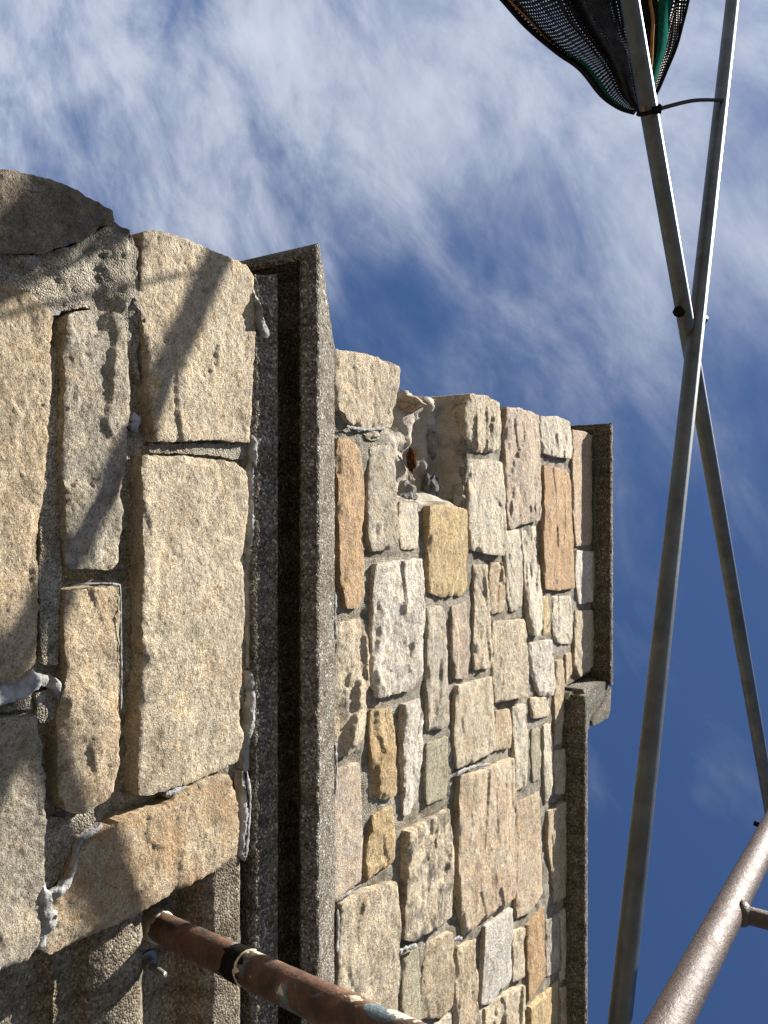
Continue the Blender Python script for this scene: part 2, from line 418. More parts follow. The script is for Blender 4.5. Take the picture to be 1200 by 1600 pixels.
def stone(poly, frame, parent, color, res=0.007, depth=0.07, rough=1.0, crag=0.0, proud=0.0, stain=0.0, soot=0.0, name='stone', mat=None, bev=0.004, edge=0.0014, jit=0.0032, grow=0.001):
    """a rock-faced stone from its outline (plane coordinates u, w in metres).
    frame(u, w, out) gives the world point standing `out` metres proud of the wall face."""
    seed = random.uniform(0, 60)
    P = np.array(poly, float)
    if np.sum(P[:, 0] * np.roll(P[:, 1], -1) - np.roll(P[:, 0], -1) * P[:, 1]) < 0: P = P[::-1].copy()
    out = []
    n = len(P)
    for i in range(n):                                   # corners worn a little, edges broken
        a, b, c = P[i - 1], P[i], P[(i + 1) % n]
        r = min(0.0022, 0.22 * np.hypot(*(a - b)), 0.22 * np.hypot(*(c - b)))
        out.append(b + (a - b) / np.hypot(*(a - b)) * r); out.append(b + (c - b) / np.hypot(*(c - b)) * r)
    P = np.array(out); dens = []
    for i in range(len(P)):
        a, b = P[i], P[(i + 1) % len(P)]
        k = max(1, int(np.hypot(*(b - a)) / res))
        for j in range(k): dens.append(a + (b - a) * j / k)
    D = np.array(dens)
    t = np.roll(D, -1, 0) - np.roll(D, 1, 0); t /= (np.hypot(t[:, 0], t[:, 1])[:, None] + 1e-9)
    nn = np.stack([t[:, 1], -t[:, 0]], 1)
    j1 = np.array([fract(p[0], p[1], 26, seed, 3) for p in D])
    j2 = np.array([fract(p[0], p[1], 110, seed + 9, 2) for p in D])
    D = D + nn * (grow + j1 * jit * 0.55 + j2 * jit * 0.8)[:, None]
    lo, hi = D.min(0), D.max(0)
    gx = np.arange(lo[0], hi[0], res); gz = np.arange(lo[1], hi[1], res * 0.9)
    G = np.array([(x + (res / 2 if k % 2 else 0), z) for k, z in enumerate(gz) for x in gx])
    rng = np.random.default_rng(int(seed * 1000))
    G = G + rng.uniform(-0.22, 0.22, G.shape) * res
    if len(G):
        G = G[poly_in(G, D)]
    if len(G):
        G = G[poly_dist(G, D) > 0.55 * res]
    nb = len(D)
    allp = np.vstack([D, G]) if len(G) else D
    vv, _, ff, ov, _, _ = delaunay_2d_cdt([Vector(p) for p in allp], [(i, (i + 1) % nb) for i in range(nb)], [], 1, 1e-7)
    pts = np.array([(p[0], p[1]) for p in vv])
    src = [o_[0] if o_ else -1 for o_ in ov]
    dist = poly_dist(pts, D)
    h = np.zeros(len(pts))
    size = min(hi - lo)
    ca, sa = rng.normal(0, 0.02 * rough), rng.normal(0, 0.04 * rough)
    mid = (lo + hi) / 2; span = hi - lo
    # broken facets: a few planes, the lowest one wins
    K = [(rng.uniform(lo, hi), rng.normal(0, 0.055, 2) * np.array([0.5, 1.2])) for _ in range(6)]
    fac = np.min([(pts - q) @ a for q, a in K], axis=0); fac = fac - fac.mean()
    # scoops left by the pitching chisel, longer along the bed
    ns = 1 if crag >= 0.9 else 0; sc = []
    for _ in range(ns):
        q = rng.uniform(lo + 0.12 * span, hi - 0.12 * span)
        sc.append((q, min(rng.uniform(0.04, 0.10), 0.34 * span[0]), min(rng.uniform(0.016, 0.04), 0.24 * span[1]), rng.uniform(-0.3, 0.3), min(rng.uniform(0.006, 0.016), 0.10 * size)))
    grit = rng.normal(0, 0.00026 + 0.00022 * min(1.0, rough), len(pts)); S1 = np.zeros(len(pts)); S2 = np.zeros(len(pts)); S3 = np.zeros(len(pts))
    for i, p in enumerate(pts):
        x, z = p
        s1 = fract(x, z, 7, seed, 3); s2 = fract(x, z, 24, seed + 5, 4); s3 = fract(x, z, 85, seed + 11, 4)
        v = 0.0034 * s1 + 0.0024 * s2 + 0.00060 * s3 + grit[i]
        S2[i] = s2; S1[i] = s1; S3[i] = s3
        for q, rx, rz, an, dp in sc:
            dx, dz = x - q[0], z - q[1]
            a_, b_ = dx * math.cos(an) + dz * math.sin(an), -dx * math.sin(an) + dz * math.cos(an)
            r2 = (a_ / rx) ** 2 + (b_ / rz) ** 2 + 0.35 * s1 + 0.22 * s2 + 0.05 * s3
            if r2 < 1: v -= dp * (1 - max(r2, 0.0)) ** 0.7
        h[i] = v * rough + (x - mid[0]) * ca + (z - mid[1]) * sa
    h += np.clip(fac, -0.02, 0.02) * min(1.0, 0.3 + 0.6 * crag) * rough
    # split planes: cells stretched along the bed, each with a tilt of its own, meeting in broken steps
    nc = int(np.clip(span[0] * span[1] / 0.0042, 4, 34))
    Q = rng.uniform(lo, hi, (nc, 2)); off = rng.normal(0, 0.0045, nc); tl = rng.normal(0, 0.10, (nc, 2)) * np.array([0.4, 1.0])
    wp = pts + np.stack([S2 * 0.020 + S3 * 0.006, S1 * 0.010 + S2 * 0.006], 1)
    d = np.sqrt(((wp[:, None, 0] - Q[None, :, 0]) * 0.55) ** 2 + (wp[:, None, 1] - Q[None, :, 1]) ** 2)
    wt = np.exp(-(d - d.min(1)[:, None]) / 0.0016); wt /= wt.sum(1)[:, None]
    pl = off[None] + np.clip(((pts[:, None] - Q[None]) * tl[None]).sum(2), -0.012, 0.012)
    h += (wt * pl).sum(1) * (0.25 + 0.75 * crag) * rough
    e = np.clip(dist / bev, 0, 1); e = e * e * (3 - 2 * e)
    inner = np.clip(dist / 0.014, 0, 1)
    chip = np.array([max(0.0, fract(p[0], p[1], 11, seed + 40, 4) - 0.2) for p in pts])
    ce_ = np.clip(dist / 0.016, 0, 1)
    h = proud + h - edge * (1 - e) - 0.020 * chip * (1 - ce_)
    h = np.clip(h, -0.011, 0.05)
    V = [frame(p[0], p[1], hh) for p, hh in zip(pts, h)]
    F = []
    for f in ff:
        a, b, c = (pts[f[k]] for k in (0, 1, 2))
        cr = (b[0] - a[0]) * (c[1] - a[1]) - (b[1] - a[1]) * (c[0] - a[0])
        F.append(tuple(f) if cr > 0 else tuple(reversed(f)))
    loop = [None] * nb
    for i, s_ in enumerate(src):
        if 0 <= s_ < nb: loop[s_] = i
    loop = [i for i in loop if i is not None]
    area = sum(pts[loop[k - 1]][0] * pts[loop[k]][1] - pts[loop[k]][0] * pts[loop[k - 1]][1] for k in range(len(loop)))
    if area < 0: loop = loop[::-1]
    prev = loop; nr = max(2, int(depth / 0.016)); nr = min(nr, 7)
    cen = pts[loop].mean(0)
    for r in range(1, nr + 1):
        cur = []
        for i in prev if r == 1 else range(len(loop)):
            pass
        for kk, i in enumerate(loop):
            p = pts[i]; dpt = depth * r / nr
            wv = fract(p[0] + dpt * 3, p[1] - dpt * 2, 40, seed + 3, 2) * 0.0022
            dv = (p - cen); dl = np.hypot(*dv) + 1e-9
            q = p + dv / dl * wv
            cur.append(len(V)); V.append(frame(q[0], q[1], h[i] - dpt))
        for kk in range(len(loop)):
            k2 = (kk + 1) % len(loop)
            F.append((prev[k2], prev[kk], cur[kk], cur[k2]))
        prev = cur
    o = mk(name, V, F, mat or M_STONE, parent, True, 48, color)
    o['stain'] = float(stain); o['soot'] = float(soot)
    return o

def front(Y):
    return lambda u, w, out: (u, Y - out, w)
def px_poly(pts, Y):
    r = []
    for x, y in pts:
        p = at(x, y, Y); r.append((p.x, p.z))
    return r

def rough_sheet(name, us, ws, frame, parent, mat, amp, seed, depthfn=None, matfn=None):
    V, F = [], []
    for j, w in enumerate(ws):
        for i, u in enumerate(us):
            d = amp * (1.3 * fract(u, w, 5, seed, 2) + 0.8 * fract(u, w, 30, seed + 4, 3) + 0.35 * fract(u, w, 110, seed + 8, 2))
            if depthfn: d += depthfn(u, w)
            V.append(frame(u, w, d))
    n = len(us)
    for j in range(len(ws) - 1):
        for i in range(n - 1):
            F.append((j * n + i, j * n + i + 1, (j + 1) * n + i + 1, (j + 1) * n + i))
    o = mk(name, V, F, mat, parent, True)
    if matfn:
        mi = []
        for p in o.data.polygons:
            k = p.vertices[0]; mi.append(matfn(us[k % n], ws[k // n]))
        o.data.polygons.foreach_set('material_index', mi)
    return o
def arange(a, b, s):
    n = max(1, int(round((b - a) / s))); return [a + (b - a) * i / n for i in range(n + 1)]

# ---- lower wall: mortar bed and core
def zr(ratio, y): return ratio * y + CZ
Z_BED = CZ + 1.122
lower = rough_sheet('lower_wall_mortar', arange(XC + 0.012, XJ - 0.02, 0.008), arange(CZ + 0.30, Z_BED + 0.03, 0.008), front(YL + 0.026), building, M_MORTAR, 0.010, 2.0)
v, f = box(XC + 0.014, XJ - 0.022, YL + 0.058, 1.75, 0.0, Z_BED + 0.05)
mk('lower_wall_core', v, f, M_MORTAR, building, False)

SAND = (0.53, 0.445, 0.32); SAND2 = (0.57, 0.495, 0.375); GREY = (0.47, 0.425, 0.345); PALE = (0.60, 0.55, 0.45)
WHITE = (0.64, 0.605, 0.525); ORANGE = (0.52, 0.425, 0.315); PINK = (0.50, 0.435, 0.36); YEL = (0.57, 0.495, 0.37); GREEN = (0.43, 0.40, 0.31); GOLD = (0.54, 0.465, 0.34); SHADED = (0.135, 0.115, 0.09)
WHITE = (0.64, 0.60, 0.525); ORANGE = (0.47, 0.335, 0.205); PINK = (0.50, 0.415, 0.33); YEL = (0.54, 0.425, 0.245); GREEN = (0.40, 0.37, 0.275); GOLD = (0.50, 0.39, 0.225); SHADED = (0.30, 0.26, 0.20)
LOWER = [
 # outline in photograph pixels, colour, rough, crag, stain, soot, proud
 ([(-60,232),(0,263),(55,274),(105,292),(150,314),(173,328),(175,346),(122,376),(60,396),(0,391),(-60,388)], SHADED, 1.0, 0.15, 0.0, 0.6, 0.0),  # net shade put into this stone's colour through its dark tone and soot
 ([(222,364),(240,361),(300,380),(345,399),(384,416),(394,434),(396,520),(392,620),(391,690),(330,687),(242,690),(236,655),(231,560),(217,470),(222,405)], SAND2, 0.9, 0.0, 0.10, 0.0, 0.006),
 ([(-140,440),(0,448),(45,465),(73,492),(72,600),(68,760),(62,880),(65,960),(62,1030),(40,1064),(0,1077),(-140,1090)], SAND, 1.0, 0.0, 0.12, 0.10, 0.004),
 ([(104,492),(140,482),(184,494),(191,522),(197,600),(196,700),(193,820),(190,878),(180,890),(108,886),(102,840),(99,700),(99,560)], GREY, 1.1, 0.42, 0.0, 0.30, 0.002),
 ([(222,712),(300,714),(365,722),(383,737),(385,780),(377,860),(378,960),(374,1060),(379,1150),(370,1190),(290,1224),(214,1243),(215,1150),(218,1000),(221,850)], SAND2, 0.85, 0.0, 0.0, 0.0, 0.006),
 ([(105,922),(185,916),(188,960),(186,1060),(186,1150),(182,1220),(165,1250),(130,1272),(105,1268),(92,1240),(90,1150),(97,1080),(104,1050),(101,970)], SAND, 1.0, 0.1, 0.22, 0.05, 0.002),
 ([(-140,1135),(0,1122),(50,1117),(58,1160),(63,1230),(61,1300),(59,1400),(55,1470),(40,1495),(0,1512),(-140,1580)], GREY, 0.9, 0.0, 0.0, 0.15, 0.006),
 ([(180,1281),(250,1258),(310,1219),(354,1209),(368,1240),(371,1300),(366,1335),(330,1360),(240,1405),(150,1455),(76,1488),(60,1480),(72,1420),(100,1372),(120,1325)], SAND, 0.95, 0.2, 0.55, 0.0, 0.010),
]
for i, (pp, col, ro, cr, st, sk, pr) in enumerate(LOWER):
    stone(px_poly(pp, YL), front(YL), lower, col, res=0.0042, depth=0.26 if i == 1 else 0.075, rough=ro, crag=cr, stain=st, soot=sk, proud=pr)
# thick pointing between the corner stones, proud of the joints
stone(px_poly([(-60,396),(0,394),(60,400),(122,381),(178,347),(200,358),(216,374),(216,450),(226,522),(216,560),(203,520),(188,488),(140,478),(86,486),(58,458),(0,440),(-60,436)], YL), front(YL), lower, GREY, res=0.0065, depth=0.06, rough=2.0, crag=0.35, proud=-0.004, name='mortar_patch', mat=M_MORTAR)
stone(px_poly([(66,1285),(96,1278),(122,1290),(123,1320),(104,1362),(80,1392),(64,1390)], YL), front(YL), lower, GREY, res=0.0065, depth=0.05, rough=0.6, proud=-0.006, name='mortar_patch', mat=M_MORTAR)
stone(px_poly([(240,693),(391,693),(390,716),(372,716),(330,709),(240,706)], YL), front(YL), lower, GREY, res=0.0065, depth=0.04, rough=0.4, proud=-0.012, name='mortar_patch', mat=M_MORTAR)
stone(px_poly([(76,545),(98,540),(97,700),(100,860),(104,905),(98,990),(98,1040),(74,1040),(70,960),(72,760)], YL), front(YL), lower, GREY, res=0.0065, depth=0.04, rough=0.5, proud=-0.012, name='mortar_patch', mat=M_MORTAR)
stone(px_poly([(62,1088),(92,1075),(96,1110),(88,1128),(68,1130)], YL), front(YL), lower, GREY, res=0.0065, depth=0.04, rough=0.5, proud=-0.008, name='mortar_patch', mat=M_MORTAR)
stone(px_poly([(0,1092),(56,1080),(58,1108),(0,1115),(-80,1125),(-80,1104)], YL), front(YL), lower, GREY, res=0.0065, depth=0.04, rough=0.5, proud=-0.012, name='mortar_patch', mat=M_MORTAR)
stone(px_poly([(193,500),(214,560),(226,600),(222,568),(210,500)], YL), front(YL), lower, GREY, res=0.0065, depth=0.04, rough=0.5, proud=-0.010, name='mortar_patch', mat=M_MORTAR)

def courses(x0, x1, z0, z1, frame, parent, hs, ls, res):
    z = z0
    while z < z1 - 0.06:
        hh = min(random.uniform(*hs), z1 - z); 
        if z1 - z - hh < 0.08: hh = z1 - z
        x = x0
        while x < x1 - 0.05:
            ll = random.uniform(*ls)
            if x1 - x - ll < 0.12: ll = x1 - x
            a, b, c, d = x + 0.008, x + ll - 0.008, z + 0.008, z + hh - 0.008
            stone([(a, c), (b, c), (b, d), (a, d)], frame, parent, random.choice([SAND, SAND2, GREY, PALE]), res=res, depth=0.06, rough=0.9, soot=random.choice([0, 0, 0.2]), jit=0.004)
            x += ll
        z += hh
# the same stonework goes on below the frame, and round the corner
courses(XC, XJ - 0.01, 0.02, CZ + 0.515, front(YL), lower, (0.18, 0.30), (0.25, 0.55), 0.024)
courses(XJ - 0.36, XJ - 0.005, CZ + 0.525, CZ + 0.575, front(YL), lower, (0.05, 0.06), (0.3, 0.4), 0.02) if False else None
def side(X): return lambda u, w, out: (X - out, -u, w)
courses(-1.74, -YL - 0.27, 0.02, Z_BED - 0.01, side(XC), lower, (0.16, 0.30), (0.25, 0.45), 0.024)

# ---- cornice with its mitred return
def moulding(name, prof, x_end, y_ref, x_ref, y_back, mat, parent, step=0.008, amp=0.0016, seed=1.0, ret=True):
    """prof: (out_front, out_side, z) from the bottom up; swept along X and round the corner at x_ref"""
    pr = []
    for a, b in zip(prof[:-1], prof[1:]):
        l = math.hypot(a[0] - b[0], a[2] - b[2]); k = max(1, int(l / 0.006))
        for i in range(k):
            t = i / k; pr.append(tuple(a[j] + (b[j] - a[j]) * t for j in range(3)))
    pr.append(prof[-1])
    V, F = [], []; n = len(pr); stations = []
    if ret:
        for y in arange(y_back, y_ref, 0.012)[:-1]: stations.append(('s', y))
    stations.append(('c', 0))
    for x in arange(x_ref, x_end, step)[1:]: stations.append(('f', x))
    for kind, q in stations:
        for (o, s, z) in pr:
            if kind == 's':
                lim = y_ref - o; y = y_back + (lim - y_back) * ((q - y_back) / (y_ref - y_back)); p = Vector((x_ref - s, y, z))
            elif kind == 'c': p = Vector((x_ref - s, y_ref - o, z))
            else:
                x0 = x_ref - s; x = x0 + (x_end - x0) * ((q - x_ref) / (x_end - x_ref)); p = Vector((x, y_ref - o, z))
            d = Vector((fract(p.x + p.y, z, 60, seed, 2), fract(p.x - p.y, z, 60, seed + 7, 2), fract(p.x + p.y, z, 60, seed + 15, 2))) * amp
            d += Vector((0, fract(p.x, z + p.y, 210, seed + 31, 2), fract(p.x + 3, z + p.y, 210, seed + 35, 2))) * amp * 0.9
            V.append(p + d)
    for i in range(len(stations) - 1):
        for j in range(n - 1):
            F.append((i * n + j, (i + 1) * n + j, (i + 1) * n + j + 1, i * n + j + 1))
    for k in (0, len(stations) - 1):
        F.append(tuple(k * n + j for j in range(n)))
    o = mk(name, V, F, mat, parent, True, 40)
    fix_normals(o)
    return o
cornice = moulding('cornice', [
    (-0.25, -0.25, Z_BED + 0.004), (-0.004, -0.004, Z_BED + 0.004), (0.000, 0.000, Z_BED + 0.010), (0.006, 0.006, CZ + 1.165), (0.012, 0.012, CZ + 1.182), (0.006, 0.006, CZ + 1.190), (-0.060, -0.060, CZ + 1.198),
    (-0.062, -0.062, CZ + 1.315), (0.024, 0.040, CZ + 1.315), (0.027, 0.050, CZ + 1.234), (0.034, 0.058, CZ + 1.231),
    (0.055, 0.084, CZ + 1.252), (0.057, 0.088, CZ + 1.260), (0.050, 0.076, CZ + 1.275), (-0.028, -0.086, CZ + 1.432), (-0.25, -0.25, CZ + 1.445)], XE, YL, XC, 1.75, M_CAST, building, seed=3.0)

# ---- recessed panel with horizontal concrete mouldings right of the jamb
panel = moulding('moulded_panel', [
    (-0.30, 0, 0.0), (-0.085, 0, 0.0), (-0.085, 0, CZ + 0.72), (-0.060, 0, CZ + 0.735), (-0.060, 0, CZ + 0.772),
    (-0.040, 0, CZ + 0.785), (-0.030, 0, CZ + 0.81), (-0.026, 0, CZ + 0.84), (-0.028, 0, CZ + 0.875), (-0.040, 0, CZ + 0.890), (-0.090, 0, CZ + 0.900),
    (-0.095, 0, CZ + 0.99), (-0.090, 0, CZ + 1.012), (-0.030, 0, CZ + 1.018), (-0.016, 0, CZ + 1.035), (-0.010, 0, CZ + 1.095), (-0.016, 0, Z_BED - 0.016), (-0.30, 0, Z_BED - 0.010)],
    XE, YL, XJ - 0.03, 1.75, M_PLAIN, building, seed=8.0, ret=False)

# ---- parapet: mortar bed with the cavity of the fallen corner stone
Z_LOWCOP = CZ + 3.052; Z_HICOP = CZ + 3.42; X_STEP = 0.735
HOLE = np.array(px_poly([(560,600),(617,606),(612,640),(606,668),(612,690),(622,705),(624,740),(624,780),(655,786),(668,790),(700,788),(728,795),(733,720),(735,700),(733,680),(733,600),(650,560)], YU))
def cavity(u, w):
    p = np.array([[u, w]])
    if not (HOLE[:, 0].min() < u < HOLE[:, 0].max() and HOLE[:, 1].min() < w < HOLE[:, 1].max()): return 0.0
    if not poly_in(p, HOLE)[0]: return 0.0
    d = poly_dist(p, HOLE)[0]
    dd, pp = noise.voronoi(Vector((u * 26, 3.0, w * 26)))
    return -min(1.0, d / 0.045) * (0.074 + 0.022 * fract(u, w, 14, 5.0, 3) + 0.016 * (dd[0] - 0.3)) 
def in_hole(u, w):
    p = np.array([[u, w]])
    return 1 if (HOLE[:, 0].min() < u < HOLE[:, 0].max() and poly_in(p, HOLE)[0] and poly_dist(p, HOLE)[0] > 0.012) else 0
Z_PAR = CZ + 1.40
us = arange(XP + 0.016, XE, 0.009)
parapet = rough_sheet('parapet_mortar', us, arange(Z_PAR, Z_LOWCOP, 0.009), front(YU + 0.0105), building, [M_MORTAR, M_RUBBLE], 0.0055, 4.0, cavity, in_hole)
rough_sheet('raised_parapet_mortar', arange(XP + 0.016, X_STEP - 0.02, 0.009), arange(Z_LOWCOP, Z_HICOP + 0.005, 0.009), front(YU + 0.0105), building, M_MORTAR, 0.0055, 4.0)
v, f = box(XP + 0.03, XE, YU + 0.17, 1.62, Z_PAR - 0.05, Z_LOWCOP - 0.002)
mk('parapet_core', v, f, M_RUBBLE, building, False)
v, f = box(XP + 0.03, X_STEP - 0.025, YU + 0.05, 1.62, Z_LOWCOP - 0.002, Z_HICOP - 0.003)
mk('parapet_core', v, f, M_MORTAR, building, False)
# end of the joints at the corner
v, f = box(XP + 0.026, XP + 0.2, YU + 0.12, 1.62, CZ + 2.14, Z_HICOP - 0.004); mk('parapet_end_mortar', v, f, M_MORTAR, building, False)
v, f = box(XP + 0.026, XP + 0.2, YU + 0.12, 1.62, Z_PAR, CZ + 1.76); mk('parapet_end_mortar', v, f, M_MORTAR, building, False)
courses(-1.62, -YU - 0.22, CZ + 1.45, Z_HICOP - 0.01, side(XP), parapet, (0.16, 0.30), (0.2, 0.4), 0.024)

UPPER = [
 ([(523,548),(560,553),(600,566),(618,576),(617,612),(611,648),(606,666),(572,668),(545,660),(535,642),(524,636)], SAND2, .9,.0,.08,.22,.006,.20),
 ([(530,688),(548,686),(565,702),(570,760),(570,860),(571,930),(560,948),(541,950),(533,910),(529,800)], ORANGE, .8,.12,.25,.05,.0,.07),
 ([(582,700),(612,698),(618,712),(619,780),(618,840),(608,857),(581,859),(577,840),(579,760)], GREY, .9,.2,.05,.1,.0,.07),
 ([(628,786),(655,789),(656,854),(631,857),(627,830)], PALE, .35,.0,.0,.0,-.004,.07),
 ([(668,792),(700,790),(727,798),(730,860),(731,914),(725,929),(690,931),(672,925),(669,860)], YEL, .6,.0,.2,.0,.004,.09),
 ([(735,617),(760,620),(780,632),(782,670),(778,700),(760,706),(739,704),(733,680),(729,640)], SAND2, 1.0,.5,.0,.08,.004,.17),
 ([(737,721),(765,719),(784,725),(786,780),(787,848),(783,866),(760,864),(739,857),(734,820),(735,760)], PALE, .8,.1,.05,.0,.006,.10),
 ([(790,637),(815,640),(840,650),(843,700),(844,780),(840,812),(815,818),(796,826),(791,800),(790,720)], PINK, .9,.3,.0,.0,.008,.20),
 ([(848,652),(870,652),(890,660),(892,700),(890,715),(870,713),(851,708),(847,690)], PALE, .8,.3,.0,.1,.006,.20),
 ([(848,729),(870,732),(893,738),(894,800),(896,860),(897,917),(870,921),(849,919),(846,860),(847,790)], ORANGE, .6,.3,.55,.0,.006,.07),
 ([(895,672),(915,676),(926,682),(926,740),(926,850),(901,852),(896,800),(895,740)], (0.50,0.395,0.285), .3,.0,.2,.0,.0,.20),
 ([(901,861),(926,863),(930,905),(926,939),(906,943),(899,900)], WHITE, .6,.1,.0,.0,.002,.07),
 ([(900,956),(925,954),(930,966),(931,1010),(930,1038),(906,1056),(898,1040),(899,990)], SAND2, .8,.1,.2,.0,.002,.07),
 ([(866,933),(891,932),(895,965),(893,1005),(877,1005),(867,999),(865,960)], PALE, .8,.1,.0,.0,.0,.07),
 ([(850,933),(858,933),(861,960),(862,985),(852,991),(849,960)], YEL, .3,.0,.0,.0,-.004,.05),
 ([(790,831),(812,828),(815,870),(817,925),(816,951),(801,954),(794,930),(792,880)], PALE, .7,.1,.0,.0,.002,.07),
 ([(820,826),(840,823),(843,860),(846,920),(847,984),(840,992),(829,991),(823,960),(821,900)], PALE, .8,.5,.05,.0,.002,.07),
 ([(743,885),(760,883),(762,920),(765,960),(766,1020),(765,1042),(743,1045),(742,1000),(744,940)], SAND2, .8,.4,.05,.0,.002,.07),
 ([(768,881),(785,879),(789,900),(790,940),(787,954),(769,958),(765,920)], SAND, .9,.6,.3,.0,.002,.07),
 ([(773,973),(815,969),(818,1010),(819,1060),(817,1087),(795,1091),(776,1097),(772,1060),(771,1010)], SAND2, .8,.0,.0,.0,.008,.07),
 ([(709,949),(731,943),(734,980),(733,1030),(731,1059),(713,1059),(709,1020)], PINK, .6,.2,.0,.0,-.002,.07),
 ([(666,951),(690,948),(696,960),(698,1020),(700,1080),(700,1130),(690,1137),(671,1141),(668,1080),(667,1010)], GREY, .8,.2,.0,.05,.002,.07),
 ([(586,883),(620,879),(656,874),(660,920),(659,980),(659,1050),(645,1075),(620,1082),(593,1089),(585,1060),(585,1000),(582,930)], WHITE, 1.0,.45,.0,.0,.006,.08),
 ([(531,976),(564,969),(570,1000),(573,1040),(569,1090),(566,1150),(558,1168),(531,1183),(525,1140),(524,1070),(527,1020)], SAND2, 1.0,.5,.05,.0,.004,.07),
 ([(585,1113),(612,1109),(616,1140),(616,1200),(617,1241),(600,1247),(581,1245),(581,1190),(581,1140)], GOLD, 1.0,.6,.35,.15,.0,.07),
 ([(631,1103),(655,1093),(660,1130),(660,1190),(658,1245),(641,1273),(633,1273),(631,1210),(629,1150)], WHITE, .9,.2,.0,.18,.002,.07),
 ([(669,1164),(700,1153),(701,1200),(701,1244),(670,1256),(668,1220)], GREEN, .25,.0,.0,.0,-.002,.07),
 ([(715,1073),(765,1059),(769,1110),(771,1170),(740,1189),(713,1199),(709,1150),(711,1100)], SAND2, .55,.1,.0,.0,.006,.07),
 ([(776,1113),(797,1109),(800,1140),(798,1167),(776,1171),(773,1140)], SAND, .8,.2,.2,.0,.0,.06),
 ([(803,1106),(820,1101),(823,1140),(824,1200),(822,1227),(809,1234),(806,1190),(803,1150)], PALE, .8,.2,.0,.0,.002,.07),
 ([(826,1006),(860,1001),(863,1040),(866,1070),(862,1085),(845,1086),(831,1050)], WHITE, .8,.3,.0,.0,.006,.07),
 ([(829,1092),(862,1090),(862,1117),(833,1121)], SAND2, .7,.3,.0,.0,.0,.05),
 ([(868,1033),(880,1031),(882,1070),(881,1130),(878,1159),(869,1164),(867,1100)], SAND, .8,.1,.2,.0,.002,.06),
 ([(885,1023),(893,1021),(894,1050),(886,1067)], SAND, .5,.0,.2,.0,.0,.05),
 ([(832,1141),(845,1139),(846,1180),(845,1215),(834,1221),(831,1180)], GREEN, .5,.1,.0,.0,.0,.06),
 ([(850,1136),(863,1131),(864,1180),(863,1225),(862,1243),(854,1257),(851,1200)], PALE, .8,.2,.0,.05,.0,.06),
 ([(868,1176),(883,1171),(885,1205),(882,1239),(871,1241),(868,1210)], SAND2, .9,.4,.0,.1,.0,.06),
 ([(524,1206),(562,1193),(566,1250),(568,1320),(566,1374),(525,1408),(524,1300)], (0.51,0.435,0.355), .25,.0,.0,.0,-.002,.07),
 ([(583,1276),(612,1261),(615,1300),(615,1344),(600,1354),(574,1371),(577,1320),(583,1300)], GOLD, .8,.3,.3,.0,.0,.07),
 ([(633,1301),(660,1286),(700,1266),(706,1310),(706,1370),(705,1430),(680,1449),(641,1467),(627,1465),(627,1400),(631,1340)], SAND2, 1.0,.45,.0,.75,.010,.08),
 ([(716,1213),(760,1201),(800,1186),(802,1260),(803,1330),(800,1400),(770,1424),(726,1460),(719,1420),(713,1330),(713,1260)], (0.56,0.475,0.36), .8,.28,.35,.0,.012,.08),
 ([(808,1256),(846,1238),(848,1310),(849,1395),(830,1424),(809,1433),(807,1350)], (0.53,0.445,0.33), .6,.1,.25,.0,-.003,.07),
 ([(856,1269),(881,1252),(884,1310),(884,1400),(869,1411),(863,1370),(855,1310)], SAND, .7,.3,.15,.0,.004,.07),
 ([(826,1448),(850,1418),(852,1460),(853,1525),(827,1563),(824,1500)], ORANGE, .5,.1,.6,.0,.0,.06),
 ([(757,1449),(800,1421),(800,1480),(799,1529),(766,1567),(753,1569),(756,1500)], (0.56,0.54,0.49), .6,.0,.0,.0,.004,.07),
 ([(803,1456),(820,1451),(821,1500),(820,1524),(803,1533)], SAND2, .8,.2,.0,.0,.0,.06),
 ([(856,1441),(873,1427),(874,1480),(872,1514),(857,1526),(854,1480)], GREY, .6,.1,.0,.1,.0,.06),
 ([(877,1429),(885,1420),(887,1480),(886,1529),(878,1533)], PALE, .6,.1,.0,.0,.0,.06),
 ([(827,1576),(873,1533),(876,1600),(874,1650),(825,1680)], YEL, .6,.1,.35,.0,.0,.06),
 ([(529,1413),(560,1396),(614,1379),(618,1430),(619,1520),(617,1600),(600,1640),(531,1660),(524,1560),(526,1480)], SAND2, .9,.0,.05,.40,.010,.08),
 ([(633,1496),(655,1480),(658,1530),(657,1620),(631,1640),(631,1560)], GREEN, .35,.0,.0,.0,-.002,.06),
 ([(669,1476),(704,1457),(706,1500),(705,1568),(690,1588),(663,1593),(663,1530)], SAND, .8,.2,.15,.15,.002,.06),
 ([(716,1481),(745,1470),(747,1520),(748,1600),(735,1620),(713,1630),(711,1550)], SAND, .9,.5,.2,.1,.002,.06),
 ([(753,1582),(800,1547),(820,1541),(819,1600),(815,1660),(751,1670)], SAND2, .9,.4,.1,.1,.002,.06),
 ([(681,1603),(705,1587),(706,1660),(676,1670)], PALE, .6,.1,.0,.0,.0,.06),
 ([(878,1546),(886,1541),(888,1620),(879,1630)], PALE, .6,.2,.0,.1,.0,.06),
]
for (pp, col, ro, cr, st, sk, pr, dp) in UPPER:
    stone(px_poly(pp, YU), front(YU), parapet, tuple(min(0.8, c * 1.10 + 0.01) for c in col), res=0.0055, grow=0.0036, depth=dp, rough=ro, crag=cr, stain=st, soot=sk, proud=pr)
# stones of the parapet that run on past the bottom edge of the photograph
courses(2.12, XE - 0.02, CZ + 1.45, Z_LOWCOP - 0.02, front(YU), parapet, (0.16, 0.34), (0.25, 0.45), 0.024)

